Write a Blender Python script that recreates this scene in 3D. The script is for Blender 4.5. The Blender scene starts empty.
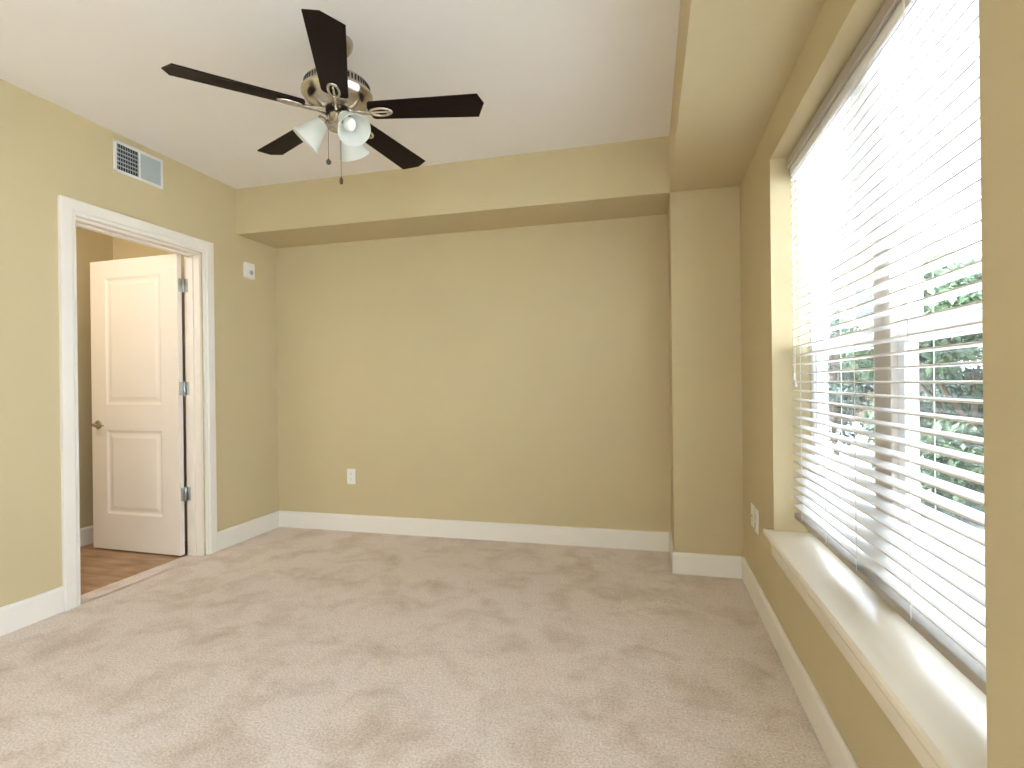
import bpy, bmesh, math, random
from mathutils import Vector, Matrix
random.seed(7)
SC = bpy.context.scene
COL = SC.collection
PI = math.pi

# ------------------------------------------------------------------ camera
CAM = (2.9122, 0.0, 1.1335)
cd = bpy.data.cameras.new('camera')
cam = bpy.data.objects.new('camera', cd)
COL.objects.link(cam)
yaw, pitch, roll = [math.radians(a) for a in (14.42, -0.062, 0.69)]
Rm = (Matrix.Rotation(yaw, 3, 'Z') @ Matrix.Rotation(pitch, 3, 'X') @ Matrix.Rotation(roll, 3, 'Y')
      @ Matrix.Rotation(PI / 2, 3, 'X'))
cam.matrix_world = Matrix.Translation(CAM) @ Rm.to_4x4()
cd.sensor_width = 36.0
cd.lens = 36.0 * 532.76 / 1024.0
cd.clip_start = 0.05
cd.clip_end = 300
SC.camera = cam

# ------------------------------------------------------------------ world and exposure
SKY = 11.0
w = bpy.data.worlds.new('overcast_sky')
SC.world = w
w.use_nodes = True
nt = w.node_tree
bg = nt.nodes['Background']
tc = nt.nodes.new('ShaderNodeTexCoord')
sx = nt.nodes.new('ShaderNodeSeparateXYZ')
rp = nt.nodes.new('ShaderNodeValToRGB')
rp.color_ramp.elements[0].position = 0.0
rp.color_ramp.elements[0].color = (0.77, 0.83, 0.95, 1)
rp.color_ramp.elements[1].position = 0.7
rp.color_ramp.elements[1].color = (0.78, 0.865, 1.0, 1)
nt.links.new(tc.outputs['Generated'], sx.inputs[0])
nt.links.new(sx.outputs['Z'], rp.inputs[0])
nt.links.new(rp.outputs[0], bg.inputs['Color'])
bg.inputs['Strength'].default_value = SKY
SC.view_settings.view_transform = 'Standard'
SC.view_settings.look = 'None'
SC.view_settings.gamma = 1.0
SC.view_settings.use_curve_mapping = False
SC.view_settings.exposure = 0.66
try:
    SC.cycles.max_bounces = 14
    SC.cycles.diffuse_bounces = 9
    SC.cycles.transparent_max_bounces = 24
    SC.cycles.sample_clamp_indirect = 12.0
    SC.cycles.use_denoising = True
except Exception:
    pass

SC.render.filter_size = 1.1
sl = bpy.data.lights.new('sun', 'SUN')     # high sun behind the house: lights the ground outside, never enters the room
sl.energy = 32.0
sl.angle = 0.02
sl.color = (0.92, 0.94, 1.0)
sun = bpy.data.objects.new('sun', sl)
sun.rotation_euler = (math.radians(-12), math.radians(-38), 0)
COL.objects.link(sun)


def portal(name, loc, rot, sx_, sy_):
    l = bpy.data.lights.new(name, 'AREA')
    l.shape = 'RECTANGLE'
    l.size, l.size_y = sx_, sy_
    l.cycles.is_portal = True
    o = bpy.data.objects.new(name, l)
    o.location = loc
    o.rotation_euler = rot
    COL.objects.link(o)


# ------------------------------------------------------------------ room numbers (metres)
H = 2.581          # ceiling
ZS = 2.249         # underside of soffit and beam
YB = 3.702         # back wall
YS = 3.280         # face of soffit and of column
XK = 3.045         # left face of beam and column
XR = 3.427         # right (window) wall
YN = -2.6          # wall behind the camera
WT = 0.205         # window wall thickness
W1, W2 = 2.503, 1.008
ZT, ZSL = 2.085, 0.484
D1, D2, DH = 2.136, 2.951, 2.036   # door opening
BBH = 0.128
BX, BY0, BY1 = -1.06, 1.2, 3.2     # bathroom

portal('window_light', (XR + WT + 0.03, (W1 + W2) / 2, (ZT + ZSL) / 2), (0, PI / 2, 0), ZT - ZSL, W1 - W2)
V1, V2 = 0.05, -2.00               # unseen opening added to the same wall for fill daylight
portal('added_side_fill_light', (XR + WT + 0.03, (V1 + V2) / 2, (ZT + ZSL) / 2), (0, PI / 2, 0), ZT - ZSL, V1 - V2)
RX0, RX1 = 2.45, 3.20               # unseen opening added to the wall behind the camera, also for fill
portal('added_rear_fill_light', ((RX0 + RX1) / 2, YN - 0.15, (ZT + ZSL) / 2), (-PI / 2, 0, 0), RX1 - RX0, ZT - ZSL)


# ------------------------------------------------------------------ materials
def mat(name, col, rough=0.6, metal=0.0, spec=0.4):
    m = bpy.data.materials.new(name)
    m.use_nodes = True
    p = m.node_tree.nodes['Principled BSDF']
    p.inputs['Base Color'].default_value = (*col, 1)
    p.inputs['Roughness'].default_value = rough
    p.inputs['Metallic'].default_value = metal
    p.inputs['Specular IOR Level'].default_value = spec
    return m


def noise_mat(name, c1, c2, scale, rough=0.7, bump=0.0, bscale=None, metal=0.0, detail=3.0, lo=0.35, hi=0.65,
              spec=0.3, stretch=None, bdist=0.01):
    m = mat(name, c1, rough, metal, spec)
    n = m.node_tree.nodes
    L = m.node_tree.links
    p = n['Principled BSDF']
    t = n.new('ShaderNodeTexCoord')
    mp = n.new('ShaderNodeMapping')
    if stretch:
        mp.inputs['Scale'].default_value = stretch
    L.new(t.outputs['Object'], mp.inputs[0])
    nz = n.new('ShaderNodeTexNoise')
    nz.inputs['Scale'].default_value = scale
    nz.inputs['Detail'].default_value = detail
    L.new(mp.outputs[0], nz.inputs['Vector'])
    r = n.new('ShaderNodeValToRGB')
    r.color_ramp.elements[0].position = lo
    r.color_ramp.elements[1].position = hi
    r.color_ramp.elements[0].color = (*c1, 1)
    r.color_ramp.elements[1].color = (*c2, 1)
    L.new(nz.outputs['Fac'], r.inputs[0])
    L.new(r.outputs[0], p.inputs['Base Color'])
    if bump:
        nb = n.new('ShaderNodeTexNoise')
        nb.inputs['Scale'].default_value = bscale or scale
        nb.inputs['Detail'].default_value = 2
        L.new(mp.outputs[0], nb.inputs['Vector'])
        b = n.new('ShaderNodeBump')
        b.inputs['Strength'].default_value = bump
        b.inputs['Distance'].default_value = bdist
        L.new(nb.outputs['Fac'], b.inputs['Height'])
        L.new(b.outputs[0], p.inputs['Normal'])
    return m


WALLC = (0.565, 0.483, 0.302)
M = {}
M['wall'] = noise_mat('khaki_wall_paint', WALLC, tuple(c * 1.02 for c in WALLC), 3.0, 0.75, 0.08, 160, bdist=0.002)
M['ceil'] = noise_mat('ceiling_paint', (0.85, 0.835, 0.825), (0.865, 0.85, 0.84), 2.0, 0.9, 0.08, 120, bdist=0.002)
M['trim'] = noise_mat('white_trim_paint', (0.80, 0.78, 0.73), (0.81, 0.79, 0.74), 4.0, 0.38)
M['sill'] = noise_mat('sill_paint', (0.82, 0.755, 0.64), (0.83, 0.765, 0.65), 4.0, 0.22, spec=0.5)
M['door'] = noise_mat('door_paint', (0.80, 0.75, 0.68), (0.81, 0.76, 0.69), 4.0, 0.45)
M['white'] = mat('white_plastic', (0.82, 0.82, 0.80), 0.4)
M['vinyl'] = mat('white_vinyl', (0.82, 0.83, 0.84), 0.35)
M['mullion'] = mat('tan_mullion', (0.66, 0.60, 0.53), 0.6)
M['dark'] = mat('dark_recess', (0.012, 0.013, 0.013), 0.7)
M['slot'] = mat('slot_grey', (0.06, 0.06, 0.06), 0.6)
M['vent'] = mat('vent_enamel', (0.72, 0.73, 0.70), 0.4)
M['vane'] = mat('vent_vane_enamel', (0.38, 0.44, 0.46), 0.45)
M['nickel'] = noise_mat('brushed_nickel', (0.62, 0.57, 0.50), (0.52, 0.47, 0.40), 12, 0.24, metal=1.0)
M['steel'] = noise_mat('hinge_steel', (0.52, 0.53, 0.50), (0.45, 0.46, 0.44), 20, 0.35, metal=1.0)
M['blackmetal'] = mat('black_metal', (0.015, 0.014, 0.013), 0.4, 0.5)
M['chain'] = mat('chain_metal', (0.09, 0.075, 0.06), 0.35, 0.8)
M['cord'] = mat('white_cord', (0.80, 0.80, 0.78), 0.7)
M['rail'] = mat('shade_toned_blind_rail', (0.40, 0.37, 0.33), 0.5)  # white parts in shade: the shading on valance and bottom rail is in this colour
M['bulb'] = mat('bulb_white', (0.88, 0.88, 0.85), 0.3)
M['blade'] = noise_mat('espresso_wood', (0.006, 0.003, 0.0025), (0.013, 0.005, 0.004), 3.0, 0.5, spec=0.12, stretch=(2, 30, 30))


def slat_mat():
    m = bpy.data.materials.new('white_slat')
    m.use_nodes = True
    n = m.node_tree.nodes
    L = m.node_tree.links
    p = n['Principled BSDF']
    p.inputs['Base Color'].default_value = (0.87, 0.87, 0.87, 1)
    p.inputs['Roughness'].default_value = 0.4
    tr = n.new('ShaderNodeBsdfTranslucent')
    tr.inputs[0].default_value = (0.9, 0.9, 0.88, 1)
    mx = n.new('ShaderNodeMixShader')
    mx.inputs[0].default_value = 0.06
    L.new(p.outputs[0], mx.inputs[1])
    L.new(tr.outputs[0], mx.inputs[2])
    L.new(mx.outputs[0], n['Material Output'].inputs[0])
    return m


def frosted():
    m = bpy.data.materials.new('frosted_glass')
    m.use_nodes = True
    n = m.node_tree.nodes
    L = m.node_tree.links
    p = n['Principled BSDF']
    p.inputs['Base Color'].default_value = (0.84, 0.87, 0.85, 1)
    p.inputs['Roughness'].default_value = 0.25
    tr = n.new('ShaderNodeBsdfTranslucent')
    tr.inputs[0].default_value = (0.88, 0.92, 0.90, 1)
    mx = n.new('ShaderNodeMixShader')
    mx.inputs[0].default_value = 0.45
    L.new(p.outputs[0], mx.inputs[1])
    L.new(tr.outputs[0], mx.inputs[2])
    L.new(mx.outputs[0], n['Material Output'].inputs[0])
    return m


def clear(name, col, gloss, opaque=0.0, ocol=(0.1, 0.1, 0.1)):
    m = bpy.data.materials.new(name)
    m.use_nodes = True
    n = m.node_tree.nodes
    L = m.node_tree.links
    n.remove(n['Principled BSDF'])
    t = n.new('ShaderNodeBsdfTransparent')
    t.inputs[0].default_value = (*col, 1)
    g = n.new('ShaderNodeBsdfGlossy')
    g.inputs['Roughness'].default_value = 0.02
    mx = n.new('ShaderNodeMixShader')
    mx.inputs[0].default_value = gloss
    L.new(t.outputs[0], mx.inputs[1])
    L.new(g.outputs[0], mx.inputs[2])
    out = mx
    if opaque:
        d = n.new('ShaderNodeBsdfDiffuse')
        d.inputs[0].default_value = (*ocol, 1)
        m2 = n.new('ShaderNodeMixShader')
        m2.inputs[0].default_value = opaque
        L.new(mx.outputs[0], m2.inputs[1])
        L.new(d.outputs[0], m2.inputs[2])
        out = m2
    L.new(out.outputs[0], n['Material Output'].inputs[0])
    return m


M['slat'] = slat_mat()
M['shade'] = frosted()
M['glass'] = clear('window_glass', (0.95, 0.97, 0.96), 0.05)
M['screen'] = clear('insect_screen', (1, 1, 1), 0.0, 0.38, (0.10, 0.10, 0.10))


def carpet_mat():
    m = mat('beige_carpet', (0.55, 0.46, 0.38), 0.95, 0, 0.1)
    n = m.node_tree.nodes
    L = m.node_tree.links
    p = n['Principled BSDF']
    t = n.new('ShaderNodeTexCoord')

    def nz(scale, detail, rough=0.5, dist=0.0):
        q = n.new('ShaderNodeTexNoise')
        q.inputs['Scale'].default_value = scale
        q.inputs['Detail'].default_value = detail
        q.inputs['Roughness'].default_value = rough
        q.inputs['Distortion'].default_value = dist
        L.new(t.outputs['Object'], q.inputs['Vector'])
        return q
    big = nz(4.2, 6, 0.62, 0.35)
    r = n.new('ShaderNodeValToRGB')
    r.color_ramp.elements[0].position = 0.30
    r.color_ramp.elements[1].position = 0.54
    r.color_ramp.elements[0].color = (0.63, 0.525, 0.44, 1)
    r.color_ramp.elements[1].color = (0.82, 0.725, 0.67, 1)
    L.new(big.outputs['Fac'], r.inputs[0])
    fine = nz(120, 3, 0.65)
    r2 = n.new('ShaderNodeValToRGB')
    r2.color_ramp.elements[0].position = 0.3
    r2.color_ramp.elements[1].position = 0.7
    r2.color_ramp.elements[0].color = (0.70, 0.70, 0.70, 1)
    r2.color_ramp.elements[1].color = (1.12, 1.12, 1.12, 1)
    L.new(fine.outputs['Fac'], r2.inputs[0])
    mx = n.new('ShaderNodeMix')
    mx.data_type = 'RGBA'
    mx.blend_type = 'MULTIPLY'
    mx.inputs['Factor'].default_value = 1.0
    L.new(r.outputs[0], mx.inputs['A'])
    L.new(r2.outputs[0], mx.inputs['B'])
    L.new(mx.outputs['Result'], p.inputs['Base Color'])
    b = n.new('ShaderNodeBump')
    b.inputs['Strength'].default_value = 0.7
    b.inputs['Distance'].default_value = 0.006
    L.new(fine.outputs['Fac'], b.inputs['Height'])
    b2 = n.new('ShaderNodeBump')
    b2.inputs['Strength'].default_value = 0.35
    b2.inputs['Distance'].default_value = 0.02
    mid = nz(14, 3)
    L.new(mid.outputs['Fac'], b2.inputs['Height'])
    L.new(b.outputs[0], b2.inputs['Normal'])
    L.new(b2.outputs[0], p.inputs['Normal'])
    p.inputs['Sheen Weight'].default_value = 0.15
    return m


M['carpet'] = carpet_mat()
M['vfloor'] = noise_mat('brown_wood_vinyl', (0.26, 0.155, 0.085), (0.46, 0.31, 0.19), 5.0, 0.42, detail=5,
                        lo=0.3, hi=0.68, stretch=(1, 4, 1))


def brick_mat():
    m = mat('pink_brick', (0.5, 0.25, 0.2), 0.85)
    n = m.node_tree.nodes
    L = m.node_tree.links
    t = n.new('ShaderNodeTexCoord')
    mp = n.new('ShaderNodeMapping')
    mp.inputs['Rotation'].default_value = (PI / 2, 0, 0)
    b = n.new('ShaderNodeTexBrick')
    b.inputs['Color1'].default_value = (0.22, 0.13, 0.11, 1)
    b.inputs['Color2'].default_value = (0.18, 0.10, 0.085, 1)
    b.inputs['Mortar'].default_value = (0.25, 0.22, 0.20, 1)
    b.inputs['Scale'].default_value = 4.0
    L.new(t.outputs['Object'], mp.inputs[0])
    L.new(mp.outputs[0], b.inputs['Vector'])
    L.new(b.outputs['Color'], n['Principled BSDF'].inputs['Base Color'])
    return m


M['brick'] = brick_mat()
M['tanboard'] = noise_mat('tan_siding', (0.20, 0.14, 0.085), (0.24, 0.17, 0.11), 6, 0.8)
M['pane'] = mat('dark_pane', (0.03, 0.035, 0.04), 0.1)
M['roof'] = noise_mat('roof_shingle', (0.12, 0.11, 0.10), (0.2, 0.18, 0.17), 9, 0.9)
M['pave'] = noise_mat('pale_concrete', (0.50, 0.49, 0.47), (0.56, 0.55, 0.53), 2.0, 0.85)
M['leaf'] = noise_mat('green_leaf', (0.080, 0.125, 0.080), (0.155, 0.210, 0.125), 3.0, 0.6)
M['leaf2'] = noise_mat('blue_green_leaf', (0.080, 0.120, 0.100), (0.145, 0.195, 0.160), 3.0, 0.6)
M['bark'] = noise_mat('bark', (0.10, 0.07, 0.05), (0.17, 0.13, 0.10), 12, 0.9, stretch=(6, 6, 1))


# ------------------------------------------------------------------ mesh helpers
class MB:
    def __init__(s):
        s.bm = bmesh.new()

    def box(s, x0, x1, y0, y1, z0, z1, bev=0.0, seg=2):
        bm = bmesh.new()
        bmesh.ops.create_cube(bm, size=1.0)
        for v in bm.verts:
            v.co = Vector((x0 + (v.co.x + .5) * (x1 - x0), y0 + (v.co.y + .5) * (y1 - y0), z0 + (v.co.z + .5) * (z1 - z0)))
        if bev:
            bmesh.ops.bevel(bm, geom=bm.edges[:], offset=bev, segments=seg, affect='EDGES', profile=0.5)
        s.add(bm)
        return s

    def add(s, bm, mtx=None):
        if mtx is not None:
            bmesh.ops.transform(bm, matrix=mtx, verts=bm.verts)
        me = bpy.data.meshes.new('tmp')
        bm.to_mesh(me)
        bm.free()
        s.bm.from_mesh(me)
        bpy.data.meshes.remove(me)
        return s

    def prism(s, pts, axis, a, b):
        """extrude a polygon (list of 2-D points) along axis from a to b"""
        def mk(p, t):
            return {'x': (t, p[0], p[1]), 'y': (p[0], t, p[1]), 'z': (p[0], p[1], t)}[axis]
        bm = bmesh.new()
        A = [bm.verts.new(mk(p, a)) for p in pts]
        B = [bm.verts.new(mk(p, b)) for p in pts]
        n = len(pts)
        bm.faces.new(A)
        bm.faces.new(B[::-1])
        for i in range(n):
            bm.faces.new((A[i], B[i], B[(i + 1) % n], A[(i + 1) % n]))
        bmesh.ops.recalc_face_normals(bm, faces=bm.faces)
        return s.add(bm)

    def lathe(s, prof, n=40, mtx=None, cap=True):
        bm = bmesh.new()
        rings = []
        for r, z in prof:
            if r < 1e-6:
                rings.append([bm.verts.new((0, 0, z))])
            else:
                rings.append([bm.verts.new((r * math.cos(2 * PI * i / n), r * math.sin(2 * PI * i / n), z)) for i in range(n)])
        for a, b in zip(rings, rings[1:]):
            for i in range(n):
                j = (i + 1) % n
                if len(a) == 1 and len(b) == 1:
                    continue
                if len(a) == 1:
                    bm.faces.new((a[0], b[i], b[j]))
                elif len(b) == 1:
                    bm.faces.new((a[i], a[j], b[0]))
                else:
                    bm.faces.new((a[i], a[j], b[j], b[i]))
        if cap:
            for rg in (rings[0], rings[-1]):
                if len(rg) > 1:
                    bm.faces.new(rg)
        bmesh.ops.recalc_face_normals(bm, faces=bm.faces)
        return s.add(bm, mtx)

    def tube(s, pts, r, n=10, closed=False):
        P = [Vector(p) for p in pts]
        bm = bmesh.new()
        rings = []
        up = Vector((0, 0, 1))
        N = len(P)
        for i, p in enumerate(P):
            if closed:
                t = (P[(i + 1) % N] - P[i - 1]).normalized()
            else:
                t = (P[min(i + 1, N - 1)] - P[max(i - 1, 0)]).normalized()
            u = up if abs(t.dot(up)) < 0.9 else Vector((1, 0, 0))
            a = t.cross(u).normalized()
            b = t.cross(a)
            rr = r[i] if isinstance(r, (list, tuple)) else r
            rings.append([bm.verts.new(p + rr * (a * math.cos(2 * PI * k / n) + b * math.sin(2 * PI * k / n))) for k in range(n)])
        pairs = list(zip(rings, rings[1:])) + ([(rings[-1], rings[0])] if closed else [])
        for a, b in pairs:
            for k in range(n):
                bm.faces.new((a[k], a[(k + 1) % n], b[(k + 1) % n], b[k]))
        if not closed:
            bm.faces.new(rings[0])
            bm.faces.new(rings[-1])
        bmesh.ops.recalc_face_normals(bm, faces=bm.faces)
        return s.add(bm)

    def ball(s, c, r, u=16, v=10, sc=(1, 1, 1)):
        bm = bmesh.new()
        bmesh.ops.create_uvsphere(bm, u_segments=u, v_segments=v, radius=r)
        return s.add(bm, Matrix.Translation(c) @ Matrix.Diagonal((*sc, 1)))

    def build(s, name, m, parent=None, smooth=False, at=None):
        me = bpy.data.meshes.new(name)
        s.bm.to_mesh(me)
        s.bm.free()
        me.materials.append(m)
        if smooth:
            for f in me.polygons:
                f.use_smooth = True
            try:
                me.set_sharp_from_angle(angle=math.radians(38))
            except Exception:
                pass
        o = bpy.data.objects.new(name, me)
        COL.objects.link(o)
        if at is not None:
            o.location = at
        if parent is not None:
            o.parent = parent
        return o


def tag(o, label, cat, kind=None, group=None):
    o['label'] = label
    o['category'] = cat
    if kind:
        o['kind'] = kind
    if group:
        o['group'] = group
    return o


def empty(name, loc, label, cat, kind=None, group=None, rz=0.0):
    o = bpy.data.objects.new(name, None)
    COL.objects.link(o)
    o.location = loc
    o.rotation_euler = (0, 0, rz)
    o.empty_display_size = 0.05
    return tag(o, label, cat, kind, group)


def S(name, mb, m, label, cat, smooth=False):
    return tag(mb.build(name, m, None, smooth), label, cat, 'structure')


# ------------------------------------------------------------------ room shell
S('floor', MB().box(0, XR + 0.05, YN - 0.05, YB + 0.05, -0.12, 0).box(-0.122, 0.01, D1 - 0.02, D2 + 0.02, -0.12, 0), M['carpet'],
  'beige wall-to-wall carpet floor with darker traffic marks', 'floor')
S('ceiling', MB().box(-0.12, XR + WT, YN - 0.12, YB + 0.12, H, H + 0.12), M['ceil'],
  'flat off-white painted ceiling the fan hangs from', 'ceiling')
S('wall_left', MB().box(-0.12, 0, YN - 0.12, D1 - 0.0, -0.12, H).box(-0.12, 0, D2, YB + 0.12, -0.12, H).box(-0.12, 0, D1, D2, DH, H), M['wall'],
  'khaki yellow wall on the left with the doorway in it', 'wall')
S('wall_back', MB().box(0, XR + WT, YB, YB + 0.12, -0.12, H), M['wall'],
  'khaki yellow end wall facing the camera', 'wall')
S('wall_right', MB().box(XR, XR + WT, YN - 0.12, V2, -0.12, H).box(XR, XR + WT, V1, W2, -0.12, H).box(XR, XR + WT, V2, V1, -0.12, ZSL).box(XR, XR + WT, V2, V1, ZT, H).box(XR, XR + WT, W1, YB, -0.12, H)
  .box(XR, XR + WT, W2, W1, -0.12, ZSL - 0.03).box(XR, XR + WT, W2, W1, ZT, H), M['wall'],
  'khaki yellow wall on the right around the big window', 'wall')
S('wall_rear', MB().box(0, RX0, YN - 0.12, YN, -0.12, H).box(RX1, XR, YN - 0.12, YN, -0.12, H).box(RX0, RX1, YN - 0.12, YN, -0.12, ZSL).box(RX0, RX1, YN - 0.12, YN, ZT, H), M['wall'], 'khaki yellow wall behind the camera', 'wall')
S('ceiling_soffit', MB().box(0, XK + 0.001, YS, YB, ZS, H), M['wall'],
  'khaki boxed soffit running along the top of the end wall', 'soffit')
S('ceiling_beam', MB().box(XK, XR, YN, YB, ZS, H), M['wall'],
  'khaki boxed beam along the ceiling above the window wall', 'beam')
S('wall_column', MB().box(XK, XR, YS, YB, 0, ZS), M['wall'],
  'khaki corner column between end wall and window wall', 'column')
# windows added out of view behind the camera to brighten the room


def added_window(name, loc, rz, hw, label):
    e = empty(name, loc, label, 'window', 'structure', rz=rz)
    f = MB()
    hz = ZT - ZSL
    f.box(-0.03, 0.03, -hw, -hw + 0.05, 0, hz).box(-0.03, 0.03, hw - 0.05, hw, 0, hz).box(-0.03, 0.03, -0.03, 0.03, 0, hz)
    f.box(-0.03, 0.03, -hw, hw, 0, 0.05).box(-0.03, 0.03, -hw, hw, hz - 0.05, hz)
    f.build('window_frame', M['vinyl'], e)
    MB().box(-0.004, 0.004, -hw + 0.05, hw - 0.05, 0.05, hz - 0.05).build('pane', M['glass'], e)


added_window('added_window_side', (XR + WT - 0.05, (V1 + V2) / 2, ZSL), 0, (V1 - V2) / 2, 'added white framed fill-light window in the right wall behind the camera')
added_window('added_window_rear', ((RX0 + RX1) / 2, YN - 0.06, ZSL), PI / 2, (RX1 - RX0) / 2, 'added white framed fill-light window in the rear wall facing the end wall')


def bb(name, axis, a, b, face, sgn, label, z0=0.0):
    """baseboard with an eased top; face = wall coordinate, sgn = direction into the room"""
    t = 0.014
    prof = [(face, z0), (face + sgn * t, z0), (face + sgn * t, BBH - 0.016), (face + sgn * t * 0.75, BBH - 0.006), (face + sgn * t * 0.45, BBH), (face, BBH)]
    return S(name, MB().prism(prof, axis, a, b), M['trim'], label, 'baseboard')


bb('baseboard_left', 'y', YN, 2.058, 0, 1, 'white baseboard on the left wall in front of the door')
bb('baseboard_left_corner', 'y', 3.048, YB, 0, 1, 'short white baseboard between the door and the far left corner')
bb('baseboard_back', 'x', 0.014, XK - 0.014, YB, -1, 'long white baseboard along the end wall')
bb('baseboard_column_side', 'y', YS, YB, XK, -1, 'thin sliver of baseboard on the column side', 0.004)
bb('baseboard_column', 'x', XK - 0.014, XR - 0.014, YS, -1, 'short baseboard across the front of the corner column', 0.003)
bb('baseboard_right', 'y', YN, YS, XR, -1, 'long baseboard below the window on the right wall', 0.006)

# ------------------------------------------------------------------ doorway: casing, jamb, door
CI1, CI2 = D1 + 0.004, D2 - 0.004
CW = CI1 - 2.059
cprof = [(0, 0), (0.018, 0), (0.020, 0.004), (0.020, 0.056), (0.014, 0.064), (0.014, CW - 0.006), (0.011, CW), (0, CW)]
cb = bmesh.new()
cr = [[cb.verts.new((x, y, z)) for y, z in ((2.059 + o, 0), (2.059 + o, 2.123 - o), (3.047 - o, 2.123 - o), (3.047 - o, 0))] for x, o in cprof]
for A, B in zip(cr, cr[1:] + cr[:1]):
    for k in range(3):
        cb.faces.new((A[k], A[k + 1], B[k + 1], B[k]))
cb.faces.new([r[0] for r in cr])
cb.faces.new([r[3] for r in cr])
bmesh.ops.recalc_face_normals(cb, faces=cb.faces)
cas = MB().add(cb)
S('trim_1', cas, M['trim'], 'white moulded casing around the left doorway', 'door casing')
jb = MB()
jb.box(-0.122, 0.001, D1 - 0.002, D1 + 0.012, 0, DH).box(-0.122, 0.001, D2 - 0.012, D2 + 0.002, 0, DH).box(-0.122, 0.001, D1, D2, DH - 0.014, DH + 0.002)
jb.box(-0.080, -0.045, D1 + 0.012, D1 + 0.024, 0, DH - 0.014, 0.002).box(-0.080, -0.045, D2 - 0.024, D2 - 0.012, 0, DH - 0.014, 0.002)
jb.box(-0.080, -0.045, D1 + 0.012, D2 - 0.012, DH - 0.026, DH - 0.014, 0.002)
S('trim_2', jb, M['door'], 'painted door jamb with stop lining the doorway', 'door jamb')

# the leaf hangs at the far jamb, open into the bathroom; local u = distance from hinge, v = thickness
LW, LT, LH = 0.776, 0.035, 2.015
door = empty('door_1', (-0.128, 2.922, 0.010), 'pale two-panel interior door standing open beyond the doorway', 'door', 'structure',
             rz=math.radians(180 - 1.5))


def leaf_mesh():
    bm = bmesh.new()
    xs = [0, 0.145, LW - 0.138, LW]
    zs = [0, 0.250, 0.830, 1.010, 1.890, LH]
    for side in (0, 1):
        y = 0 if side == 0 else LT
        s = 1 if side == 0 else -1
        for i in range(3):
            for j in range(5):
                if i == 1 and j in (1, 3):
                    x0, x1, z0, z1 = xs[1], xs[2], zs[j], zs[j + 1]
                    loops = []
                    for ins, dep in ((0, 0), (0.006, 0.004), (0.016, 0.0075), (0.026, 0.0075), (0.034, 0.006), (0.052, 0.002), (0.056, 0.002)):
                        loops.append([bm.verts.new((a, y + s * dep, b)) for a, b in
                                      ((x0 + ins, z0 + ins), (x1 - ins, z0 + ins), (x1 - ins, z1 - ins), (x0 + ins, z1 - ins))])
                    for A, B in zip(loops, loops[1:]):
                        for k in range(4):
                            bm.faces.new((A[k], A[(k + 1) % 4], B[(k + 1) % 4], B[k]))
                    bm.faces.new(loops[-1])
                else:
                    bm.faces.new([bm.verts.new((a, y, b)) for a, b in
                                  ((xs[i], zs[j]), (xs[i + 1], zs[j]), (xs[i + 1], zs[j + 1]), (xs[i], zs[j + 1]))])
    for q in (((0, 0, 0), (0, LT, 0), (0, LT, LH), (0, 0, LH)), ((LW, 0, 0), (LW, LT, 0), (LW, LT, LH), (LW, 0, LH)),
              ((0, 0, LH), (LW, 0, LH), (LW, LT, LH), (0, LT, LH)), ((0, 0, 0), (LW, 0, 0), (LW, LT, 0), (0, LT, 0))):
        bm.faces.new([bm.verts.new(p) for p in q])
    bmesh.ops.remove_doubles(bm, verts=bm.verts, dist=1e-5)
    bmesh.ops.recalc_face_normals(bm, faces=bm.faces)
    return bm


MB().add(leaf_mesh()).build('door_leaf', M['door'], door)
for zc in (1.81, 1.115, 0.405):
    hg = MB()
    hg.lathe([(0.0, -0.049), (0.005, -0.048), (0.0072, -0.045), (0.0072, 0.045), (0.005, 0.048), (0.0, 0.049)], 14, Matrix.Translation((-0.007, -0.0075, zc)))
    hg.box(-0.0022, 0.0004, -0.004, 0.026, zc - 0.045, zc + 0.045)
    hg.box(-0.040, -0.009, -0.0170, -0.0148, zc - 0.045, zc + 0.045)
    for q in (-0.03, 0, 0.03):
        hg.ball((-0.0022, 0.015 + 0.005 * (q == 0), zc + q), 0.003, 8, 6, (0.5, 1, 1))
    hg.build('hinge', M['steel'], door, True)
for side, yy in ((1, LT), (-1, 0.0)):
    hd = MB()
    rot = Matrix.Translation((LW - 0.062, yy, 0.868)) @ Matrix.Rotation(-side * PI / 2, 4, 'X')
    hd.lathe([(0.031, -0.001), (0.031, 0.005), (0.026, 0.010), (0.012, 0.012), (0.011, 0.040), (0.0, 0.041)], 24, rot)
    y1 = yy + side * 0.045
    hd.tube([(LW - 0.062, yy + side * 0.03, 0.868), (LW - 0.064, y1, 0.868), (LW - 0.085, y1 + side * 0.006, 0.867), (LW - 0.125, y1 + side * 0.004, 0.864),
             (LW - 0.165, y1, 0.866)], [0.009, 0.0105, 0.009, 0.0075, 0.006], 12)
    hd.build('door_handle', M['nickel'], door, True)

# bathroom beyond the door
S('bathroom_floor', MB().box(BX - 0.1, -0.122, BY0, BY1 + 0.1, -0.12, 0.0), M['vfloor'],
  'brown wood-look vinyl floor beyond the doorway', 'floor')
S('wall_bathroom', MB().box(BX - 0.1, BX, BY0, BY1 + 0.1, 0, H).box(BX, -0.12, BY1, BY1 + 0.1, 0, H).box(BX - 0.1, -0.12, BY0 - 0.1, BY0, 0, H), M['wall'],
  'khaki walls of the small room beyond the doorway', 'wall')
S('ceiling_bathroom', MB().box(BX - 0.1, -0.12, BY0 - 0.1, BY1 + 0.1, H - 0.1, H), M['ceil'],
  'ceiling of the small room beyond the doorway', 'ceiling')
bb('baseboard_bathroom', 'y', BY0, BY1, BX, 1, 'white baseboard seen past the open door edge')
bl = bpy.data.lights.new('bathroom_lamp', 'POINT')
bl.energy = 14
bl.color = (1.0, 0.93, 0.84)
bl.shadow_soft_size = 0.12
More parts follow.
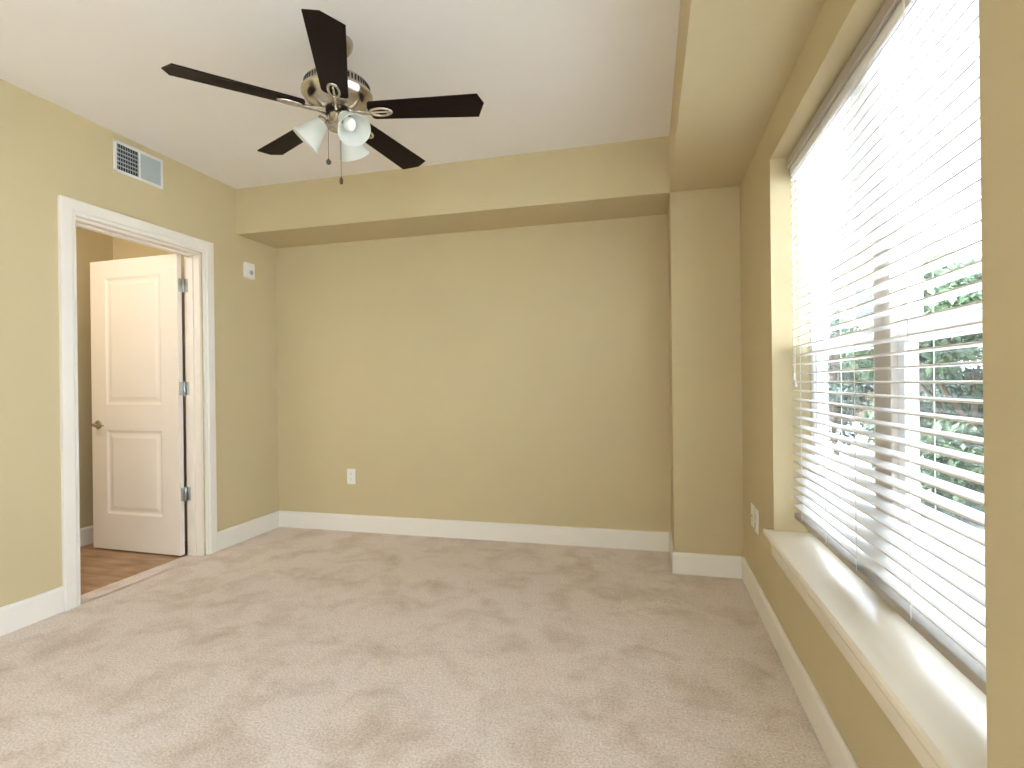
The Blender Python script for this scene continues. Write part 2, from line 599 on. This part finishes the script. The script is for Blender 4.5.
blo = bpy.data.objects.new('bathroom_lamp', bl)
blo.location = (-0.55, 1.75, 2.25)
COL.objects.link(blo)

# ------------------------------------------------------------------ window: frame, sashes, glass
XF0, XF1 = 3.575, XR + WT
win = empty('window_1', (XF0, (W1 + W2) / 2, ZSL), 'large twin double-hung white window behind the blind', 'window', 'structure')
yc = (W1 + W2) / 2


def wl(x0, x1, y0, y1, z0, z1):   # world box to window-local box
    return (x0 - XF0, x1 - XF0, y0 - yc, y1 - yc, z0 - ZSL, z1 - ZSL)


MR = 1.255                         # meeting rail height
ML0, ML1 = 1.665, 1.845            # mullion between the two units
fr = MB()
fr.box(*wl(XF0, XF1, W2, W2 + 0.035, ZSL, ZT)).box(*wl(XF0, XF1, W1 - 0.035, W1, ZSL, ZT))
fr.box(*wl(XF0, XF1, W2, W1, ZT - 0.04, ZT)).box(*wl(XF0, XF1, W2, W1, ZSL - 0.03, ZSL + 0.008))
fr.build('window_frame', M['vinyl'], win)
mu = MB().box(*wl(XF0 - 0.012, XF1, ML0 + 0.03, ML1 - 0.03, ZSL + 0.008, ZT - 0.04), 0.004)
mu.build('mullion', M['mullion'], win)
for (a, b) in ((W2 + 0.035, ML0 + 0.03), (ML1 - 0.03, W1 - 0.035)):
    lo = MB()
    x0, x1 = XF0 + 0.004, XF0 + 0.028
    lo.box(*wl(x0, x1, a, a + 0.042, ZSL + 0.008, MR + 0.02), 0.003).box(*wl(x0, x1, b - 0.042, b, ZSL + 0.008, MR + 0.02), 0.003)
    lo.box(*wl(x0, x1, a + 0.04, b - 0.04, ZSL + 0.008, ZSL + 0.05), 0.003).box(*wl(x0, x1, a + 0.04, b - 0.04, MR - 0.025, MR + 0.02), 0.003)
    lo.build('lower_sash', M['vinyl'], win)
    up = MB()
    x0, x1 = XF0 + 0.029, XF0 + 0.052
    up.box(*wl(x0, x1, a, a + 0.038, MR - 0.02, ZT - 0.04), 0.003).box(*wl(x0, x1, b - 0.038, b, MR - 0.02, ZT - 0.04), 0.003)
    up.box(*wl(x0, x1, a + 0.036, b - 0.036, ZT - 0.085, ZT - 0.04), 0.003).box(*wl(x0, x1, a + 0.036, b - 0.036, MR - 0.022, MR + 0.018), 0.003)
    up.build('upper_sash', M['vinyl'], win)
    MB().box(*wl(XF0 + 0.014, XF0 + 0.018, a + 0.04, b - 0.04, ZSL + 0.045, MR - 0.02)).build('pane', M['glass'], win)
    MB().box(*wl(XF0 + 0.038, XF0 + 0.042, a + 0.036, b - 0.036, MR + 0.015, ZT - 0.08)).build('pane', M['glass'], win)
    MB().box(*wl(XF0 + 0.0525, XF0 + 0.0535, a + 0.002, b - 0.002, ZSL + 0.01, MR + 0.01)).build('insect_screen', M['screen'], win)
    MB().box(*wl(XF0 - 0.004, XF0 + 0.006, (a + b) / 2 - 0.03, (a + b) / 2 + 0.03, MR + 0.018, MR + 0.032), 0.003).build('sash_lock', M['white'], win)

# stool and apron
st = MB()
nose = [(XR - 0.0, ZSL - 0.03), (3.395, ZSL - 0.03), (3.389, ZSL - 0.024), (3.387, ZSL - 0.015), (3.389, ZSL - 0.005), (3.396, ZSL), (XR, ZSL)]
st.prism(nose, 'y', W2 - 0.03, W1 + 0.03)
st.box(XR - 0.001, XF0 + 0.002, W2, W1, ZSL - 0.03, ZSL)
S('trim_3', st, M['sill'], 'wide cream window sill board below the blind', 'window sill')
ap = MB().prism([(XR, 0.385), (XR - 0.012, 0.385), (XR - 0.017, 0.392), (XR - 0.017, 0.435), (XR - 0.028, 0.446), (XR - 0.028, ZSL - 0.03), (XR, ZSL - 0.03)], 'y', W2 + 0.01, W1 - 0.03)
S('trim_4', ap, M['sill'], 'moulded cream apron under the window sill', 'sill apron')

# ------------------------------------------------------------------ venetian blind
BX0, BX1 = 3.504, 3.554
bld = empty('window_blind', ((BX0 + BX1) / 2, yc, ZSL + 0.06), 'white wide-slat venetian blind lowered over the window, slats open', 'blind')
bxc = (BX0 + BX1) / 2
zb = ZSL + 0.06


def bloc(x0, x1, y0, y1, z0, z1):
    return (x0 - bxc, x1 - bxc, y0 - yc, y1 - yc, z0 - zb, z1 - zb)


BA, BB_ = W2 + 0.008, W1 - 0.008
MB().box(*bloc(BX0, BX1 - 0.002, BA, BB_, 2.000, 2.070), 0.003).build('headrail', M['vinyl'], bld)
va = MB().prism([(BX0 - 0.013 - bxc, 2.036 - zb), (BX0 - 0.009 - bxc, 2.031 - zb), (BX0 - 0.002 - bxc, 2.031 - zb), (BX0 - 0.002 - bxc, 2.076 - zb),
                 (BX0 - 0.009 - bxc, 2.078 - zb), (BX0 - 0.013 - bxc, 2.072 - zb)], 'y', BA - yc - 0.003, BB_ - yc + 0.003)
va.box(*bloc(BX0 - 0.004, BX0 + 0.03, BB_ + 0.0005, BB_ + 0.004, 2.02, 2.076))
va.build('valance', M['rail'], bld)


def slat_bm():
    bm = bmesh.new()
    n = 8
    t = 0.0021
    top, bot = [], []
    for i in range(n + 1):
        u = -1 + 2 * i / n
        x = u * 0.025
        z = 0.0022 * (1 - u * u)
        top.append((x, z + t))
        bot.append((x, z - t))
    ring = top + bot[::-1]
    A = [bm.verts.new((x, BA - yc + 0.003, z)) for x, z in ring]
    B = [bm.verts.new((x, BB_ - yc - 0.003, z)) for x, z in ring]
    m = len(ring)
    for i in range(m):
        bm.faces.new((A[i], A[(i + 1) % m], B[(i + 1) % m], B[i]))
    bm.faces.new(A)
    bm.faces.new(B[::-1])
    bmesh.ops.recalc_face_normals(bm, faces=bm.faces)
    return bm


s0 = MB().add(slat_bm()).build('slat', M['slat'], bld, True)
PITCH = 0.0373
NSL = 38
for i in range(NSL):
    o = s0 if i == 0 else s0.copy()
    if i:
        COL.objects.link(o)
        o.parent = bld
    o.location = (0, 0, 0.602 + PITCH * i - zb)
MB().box(*bloc(BX0 + 0.001, BX1 - 0.001, BA + 0.003, BB_ - 0.003, 0.548, 0.570), 0.004).build('bottom_rail', M['rail'], bld)
for yy in (BA + 0.13, BA + 0.43, yc + 0.03, BB_ - 0.43, BB_ - 0.13):
    for xx, nm in ((BX0 - 0.001, 'ladder_cord'), (BX1 + 0.001, 'ladder_cord')):
        MB().tube([(xx - bxc, yy - yc, 0.565 - zb), (xx - bxc, yy - yc, 2.04 - zb)], 0.0011, 6).build(nm, M['cord'], bld)
for k, yy in enumerate((BB_ - 0.055, BB_ - 0.075)):
    c = MB().tube([(BX0 - 0.006 - bxc, yy - yc, 2.02 - zb), (BX0 - 0.006 - bxc, yy - yc, 1.16 - 0.03 * k - zb)], 0.0012, 6)
    c.lathe([(0.002, 0.028), (0.004, 0.022), (0.006, 0.004), (0.004, 0.0)], 12, Matrix.Translation((BX0 - 0.006 - bxc, yy - yc, 1.135 - 0.03 * k - zb)))
    c.build('pull_cord', M['cord'], bld, True)

# ------------------------------------------------------------------ ceiling fan
FX, FY, FZ = 1.657, 1.992, 2.2835
fan = empty('ceiling_fan', (FX, FY, H), 'five-blade ceiling fan with dark wood blades, nickel motor and three glass lamp shades', 'ceiling fan')
FO = FZ - H


def F(mb, name, m, smooth=True, parent=None):
    bmesh.ops.translate(mb.bm, verts=mb.bm.verts, vec=(0, 0, FO))
    return mb.build(name, m, parent or fan, smooth)


top = H - FZ
F(MB().lathe([(0.066, top), (0.067, top - 0.010), (0.062, top - 0.030), (0.046, top - 0.052), (0.026, top - 0.062), (0.0, top - 0.063)], 36), 'canopy', M['nickel'])
F(MB().lathe([(0.0125, top - 0.06), (0.0125, 0.137)], 20).lathe([(0.024, 0.175), (0.024, 0.145), (0.030, 0.140), (0.03, 0.125)], 24), 'downrod', M['nickel'])
HD = -0.028
hs = MB().lathe([(r, z + HD) for r, z in [(0.0, 0.165), (0.055, 0.163), (0.105, 0.155), (0.126, 0.147), (0.131, 0.140), (0.1315, 0.138), (0.134, 0.112), (0.141, 0.108), (0.1445, 0.102), (0.1435, 0.094),
                 (0.136, 0.084), (0.134, 0.078), (0.128, 0.070), (0.110, 0.055), (0.086, 0.042), (0.060, 0.032), (0.0, 0.031)]], 64)
house = F(hs, 'motor_housing', M['nickel'])
vs = MB()
for k in range(56):
    a = 2 * PI * k / 56
    bm = bmesh.new()
    bmesh.ops.create_cube(bm, size=1)
    vs.add(bm, Matrix.Rotation(a, 4, 'Z') @ Matrix.Translation((0.1325, 0, 0.125 + HD)) @ Matrix.Diagonal((0.003, 0.0065, 0.022, 1)))
F(vs, 'vent_slots', M['dark'], False, house)
F(MB().lathe([(0.050, 0.006), (0.054, 0.002), (0.054, -0.008), (0.048, -0.013), (0.0, -0.014)], 40), 'flywheel', M['blackmetal'])
sw = MB().lathe([(0.036, -0.012), (0.040, -0.016), (0.040, -0.052), (0.043, -0.056), (0.043, -0.068), (0.037, -0.074), (0.016, -0.078), (0.010, -0.086), (0.0, -0.088)], 36)
F(sw, 'switch_housing', M['nickel'])

BR = 0.620
PH = 0.18445


def blade_bm():
    out = [(0.140, -0.046), (0.150, -0.052), (BR - 0.05, -0.0655), (BR - 0.022, -0.0665), (BR, -0.012), (BR - 0.030, 0.0665), (BR - 0.06, 0.0655), (0.150, 0.052), (0.140, 0.046),
           (0.132, 0.02), (0.132, -0.02)]
    bm = bmesh.new()
    A = [bm.verts.new((x, y, 0.003)) for x, y in out]
    B = [bm.verts.new((x, y, -0.003)) for x, y in out]
    n = len(out)
    bm.faces.new(A)
    bm.faces.new(B[::-1])
    for i in range(n):
        bm.faces.new((A[i], A[(i + 1) % n], B[(i + 1) % n], B[i]))
    bmesh.ops.recalc_face_normals(bm, faces=bm.faces)
    bmesh.ops.bevel(bm, geom=[e for e in bm.edges if abs(e.verts[0].co.z - e.verts[1].co.z) < 1e-5], offset=0.0015, segments=2, affect='EDGES')
    return bm


def iron_mb():
    m = MB()
    # oval loop under the blade root, with a centre bar, and the curved arm to the motor
    ring = [(0.185 + 0.046 * math.cos(t), 0.021 * math.sin(t), -0.008) for t in [2 * PI * i / 28 for i in range(28)]]
    m.tube(ring, 0.0065, 10, True)
    m.tube([(0.139, 0, -0.009), (0.16, 0, -0.009), (0.185, 0, -0.009), (0.231, 0, -0.008)], [0.008, 0.006, 0.005, 0.005], 10)
    m.tube([(0.050, 0, -0.004), (0.080, 0, -0.006), (0.11, 0, -0.010), (0.142, 0, -0.010)], [0.013, 0.011, 0.009, 0.009], 12)
    m.ball((0.055, 0, -0.003), 0.014, 14, 8, (1, 1.3, 0.6))
    for px in (0.155, 0.215):
        for py in (-0.0, ):
            m.ball((px, py, -0.0145), 0.005, 10, 6)
    return m


bm0 = MB().add(blade_bm())
b0 = bm0.build('blade', M['blade'], fan, False)
i0 = iron_mb().build('blade_iron', M['nickel'], b0, True)
for k in range(5):
    o = b0 if k == 0 else b0.copy()
    q = i0 if k == 0 else i0.copy()
    if k:
        COL.objects.link(o)
        o.parent = fan
        COL.objects.link(q)
        q.parent = o
    a = PH + 2 * PI / 5 * k
    o.matrix_local = Matrix.Translation((0, 0, FO)) @ Matrix.Rotation(a, 4, 'Z') @ Matrix.Rotation(math.radians(-11), 4, 'X')


def shade_prof():
    outer = [(0.024, 0.0), (0.028, 0.004), (0.030, 0.012), (0.033, 0.022), (0.039, 0.036), (0.045, 0.052), (0.050, 0.068), (0.054, 0.084), (0.059, 0.098), (0.066, 0.110), (0.068, 0.113)]
    inner = [(r - 0.003, z - 0.0005) for r, z in outer][::-1]
    return outer + inner


for az in (-30, -162, 92):
    a = math.radians(az)
    til = math.radians(44)
    d = Vector((math.cos(a) * math.sin(til), math.sin(a) * math.sin(til), -math.cos(til)))
    base = Vector((0.052 * math.cos(a), 0.052 * math.sin(a), -0.036))
    rot = d.to_track_quat('Z', 'Y').to_matrix().to_4x4()
    arm = MB().tube([(0.035 * math.cos(a), 0.035 * math.sin(a), -0.024), tuple(base), tuple(base + d * 0.012)], [0.009, 0.010, 0.016], 14)
    arm.lathe([(0.012, -0.006), (0.026, 0.0), (0.029, 0.006), (0.029, 0.014), (0.026, 0.016), (0.0, 0.017)], 28, Matrix.Translation(base) @ rot)
    ao = F(arm, 'lamp_holder', M['nickel'])
    sh = MB().lathe(shade_prof(), 40, Matrix.Translation(base + d * 0.010) @ rot, cap=False)
    F(sh, 'lamp_shade', M['shade'])
    bu = MB().lathe([(0.012, 0.016), (0.013, 0.030), (0.020, 0.045), (0.026, 0.060), (0.026, 0.068), (0.020, 0.080), (0.010, 0.087), (0.0, 0.088)], 24, Matrix.Translation(base + d * 0.006) @ rot)
    F(bu, 'light_bulb', M['bulb'], True, ao)


def chain(name, x, y, z0, z1, bob):
    m = MB()
    n = int((z0 - z1) / 0.006)
    m.tube([(x, y, z0), (x, y, z1)], 0.0009, 6)
    for i in range(n):
        m.ball((x, y, z0 - 0.006 * (i + .5)), 0.0016, 6, 4)
    if bob == 'ball':
        m.ball((x, y, z1 - 0.008), 0.011, 16, 10)
        m.lathe([(0.003, z1 + 0.006), (0.005, z1 + 0.0), (0.006, z1 - 0.002)], 10, Matrix.Translation((x, y, 0)))
    else:
        m.lathe([(0.002, z1 + 0.004), (0.006, z1 - 0.004), (0.008, z1 - 0.014), (0.0065, z1 - 0.026), (0.0, z1 - 0.029)], 14, Matrix.Translation((x, y, 0)))
    return F(m, name, M['chain'])


chain('pull_chain', -0.035, -0.016, -0.045, -0.205, 'ball')
chain('pull_chain', 0.006, 0.012, -0.075, -0.272, 'drop')

# ------------------------------------------------------------------ wall fittings
vn = empty('air_vent', (0.0, 2.512, 2.452), 'white metal air register high on the wall above the doorway', 'air vent')
vy, vz = 0.158, 0.092
fb = 0.019
MB().box(0, 0.007, -vy, vy, vz - fb, vz, 0.003).box(0, 0.007, -vy, vy, -vz, -vz + fb, 0.003).box(0, 0.007, -vy, -vy + fb, -vz, vz, 0.003) \
    .box(0, 0.007, vy - fb, vy, -vz, vz, 0.003).box(0, 0.0075, -0.005, 0.005, -vz + 0.01, vz - 0.01, 0.002).build('vent_frame', M['vent'], vn)
MB().box(0.0002, 0.0006, -vy + fb - 0.002, vy - fb + 0.002, -vz + fb - 0.002, vz - fb + 0.002).build('vent_backing', M['dark'], vn)
lv = MB()
for k in range(9):
    y = -vy + fb + (k + .5) * (vy - fb - 0.005) / 9
    bm = bmesh.new()
    bmesh.ops.create_cube(bm, size=1)
    lv.add(bm, Matrix.Translation((0.0035, y, 0)) @ Matrix.Rotation(math.radians(-42), 4, 'Z') @ Matrix.Diagonal((0.007, 0.0022, 2 * (vz - fb), 1)))
for k in range(1, 6):
    z = -vz + fb + k * 2 * (vz - fb) / 6
    lv.box(0.001, 0.004, -vy + fb, -0.005, z - 0.0028, z + 0.0028)
lv.build('louvre', M['vane'], vn)
rv = MB()
for k in range(10):
    y = 0.005 + (k + .5) * (vy - fb - 0.005) / 10
    bm = bmesh.new()
    bmesh.ops.create_cube(bm, size=1)
    rv.add(bm, Matrix.Translation((0.0035, y, 0)) @ Matrix.Rotation(math.radians(66), 4, 'Z') @ Matrix.Diagonal((0.0155, 0.001, 2 * (vz - fb), 1)))
rv.build('louvre', M['vane'], vn)

al = empty('wall_alarm', (0, 3.389, 2.003), 'small white square alarm unit on the wall between door casing and soffit', 'wall alarm')
MB().box(0, 0.022, -0.052, 0.052, -0.059, 0.059, 0.006, 3).build('alarm_case', M['white'], al)
MB().lathe([(0.017, 0), (0.017, 0.004), (0.012, 0.006), (0, 0.006)], 24, Matrix.Translation((0.021, 0.012, -0.012)) @ Matrix.Rotation(PI / 2, 4, 'Y')).build('sounder_grille', M['vane'], al, True)
MB().box(0.021, 0.024, -0.040, -0.012, -0.045, 0.045, 0.001).build('strobe_lens', M['vinyl'], al)


def outlet(loc, rz, label, group=None, kind='duplex'):
    """plate in local x-z, facing local -y"""
    e = empty('wall_outlet', loc, label, 'wall outlet', group=group, rz=rz)
    MB().box(-0.036, 0.036, -0.006, 0, -0.059, 0.059, 0.003, 2).build('cover_plate', M['white'], e)
    rc = []
    for zc in ((-0.0205, 0.0205) if kind == 'duplex' else ()):
        r = MB()
        pts = [(0.0165 * math.cos(t), 0.0145 * math.sin(t)) for t in [2 * PI * i / 24 for i in range(24)]]
        pts = [(max(-0.0145, min(0.0145, x)), z + zc) for x, z in pts]
        r.prism(pts, 'y', -0.0085, -0.004)
        ro = r.build('receptacle', M['white'], e)
        s = MB().box(-0.0075, -0.0055, -0.0088, -0.008, zc - 0.001, zc + 0.008).box(0.0055, 0.0075, -0.0088, -0.008, zc - 0.001, zc + 0.008)
        s.lathe([(0.0024, -0.0004), (0.0024, 0.0004)], 10, Matrix.Translation((0, -0.0084, zc - 0.0075)) @ Matrix.Rotation(PI / 2, 4, 'X'))
        s.build('slot', M['slot'], ro)
    if kind == 'jack':
        MB().lathe([(0.0075, 0.0), (0.0075, 0.004), (0.0048, 0.005), (0.0048, 0.012), (0.0, 0.012)], 16,
                   Matrix.Translation((0, -0.006, 0)) @ Matrix.Rotation(PI / 2, 4, 'X')).build('jack', M['steel'], e, True)
    MB().ball((0, -0.006, 0.0 if kind == 'duplex' else 0.042), 0.003, 8, 6, (1, 0.5, 1)).build('screw', M['white'], e)
    return e


outlet((0.662, YB, 0.425), 0, 'white duplex outlet low on the end wall')
outlet((XR, 2.975, 0.437), PI / 2 * -1, 'white wall plate nearer the column on the window wall', kind='jack')
outlet((XR, 2.868, 0.433), PI / 2 * -1, 'white outlet nearer the window sill on the window wall')

# ------------------------------------------------------------------ outside
gr = MB().box(XR + WT, 60, -30, 70, -0.9, -0.6).box(-30, XR + WT, -30, YN - 0.13, -0.9, -0.6)
tag(gr.build('outdoor_ground', M['pave']), 'bright pale concrete ground outside the window', 'ground', 'structure')


def tree(loc, rad, hgt, trunk_h, n, lm, label, group):
    e = empty('leafy_tree', loc, label, 'tree', group=group)
    t = MB().tube([(0, 0, 0), (0.03, 0.02, trunk_h * .5), (-0.02, 0.04, trunk_h), (0.02, 0, trunk_h + hgt * .5)], [rad * .09, rad * .07, rad * .06, 0.02], 10)
    for k in range(6):
        a = k * 1.05
        z = trunk_h + hgt * 0.1 * (k % 4)
        t.tube([(0, 0.02, z), (rad * .4 * math.cos(a), rad * .4 * math.sin(a), z + hgt * .2), (rad * .75 * math.cos(a), rad * .75 * math.sin(a), z + hgt * .32)], [rad * .035, rad * .02, 0.008], 6)
    t.build('trunk', M['bark'], e)
    bm = bmesh.new()
    clumps = []
    for k in range(26):
        u = random.uniform(-1, 1)
        a = random.uniform(0, 2 * PI)
        r = math.sqrt(1 - u * u) * random.uniform(.45, .95)
        clumps.append(Vector((rad * r * math.cos(a), rad * r * math.sin(a), trunk_h + hgt * .5 + hgt * .45 * u)))
    for k in range(n):
        c = random.choice(clumps)
        d = Vector((random.gauss(0, 1), random.gauss(0, 1), random.gauss(0, 1))).normalized() * rad * .42 * random.random() ** .4
        p = c + Vector((d.x, d.y, d.z * .8))
        s = random.uniform(.05, .10) * (0.7 + rad * .2)
        q = Matrix.Rotation(random.uniform(0, 2 * PI), 3, 'Z') @ Matrix.Rotation(random.uniform(-1, 1), 3, 'X')
        vsx = [bm.verts.new(p + q @ Vector(v)) for v in ((0, -s, 0), (s * .5, 0, s * .12), (0, s, 0), (-s * .5, 0, s * .12))]
        bm.faces.new(vsx)
    MB().add(bm).build('foliage', lm, e)
    return e


TG = 'trees and shrubs outside the window'
tree((6.75, 7.7, -0.6), 1.1, 3.5, 0.05, 22000, M['leaf'], 'broad green tree seen through the right half of the blind', TG)
tree((9.5, 8.8, -0.6), 1.3, 4.0, 0.05, 12000, M['leaf2'], 'bluish green tree furthest right beyond the blind', TG)
tree((8.0, 11.0, -0.6), 0.95, 3.6, 0.05, 12000, M['leaf2'], 'bushy green tree growing right behind the broad tree', TG)
tree((6.95, 13.4, -0.6), 0.8, 3.1, 0.3, 5000, M['leaf2'], 'slim bluish green tree seen left of the window mullion', TG)
tree((9.8, 13.6, -0.6), 1.6, 3.4, 0.05, 9000, M['leaf'], 'low green tree in front of the brick building', TG)

bd = empty('brick_building', (9.5, 25, -0.6), 'pinkish brick building far outside the window', 'building')
MB().box(-4.5, 1.2, 0, 9, 0, 6.6).build('brick_wall', M['brick'], bd)
MB().box(1.2, 5.0, -0.5, 9, 0, 7.2).build('siding_wall', M['tanboard'], bd)
MB().prism([(-0.6, 6.6), (9.4, 6.6), (4.4, 8.2)], 'x', -4.9, 5.3).build('roof', M['roof'], bd)
for zc in (1.5, 4.2):
    for xc in (-3.6, -2.3, -1.0, 0.3, 1.9, 3.1, 4.3):
        yf = -0.5 if xc > 1.2 else 0
        wf = MB().box(xc - .42, xc + .42, yf - 0.06, yf + 0.02, zc - .08, zc + 1.3, 0.01).build('window', M['vinyl'], bd)
        MB().box(xc - .35, xc + .35, yf - 0.07, yf - 0.055, zc, zc + 1.22).build('pane', M['pane'], wf)
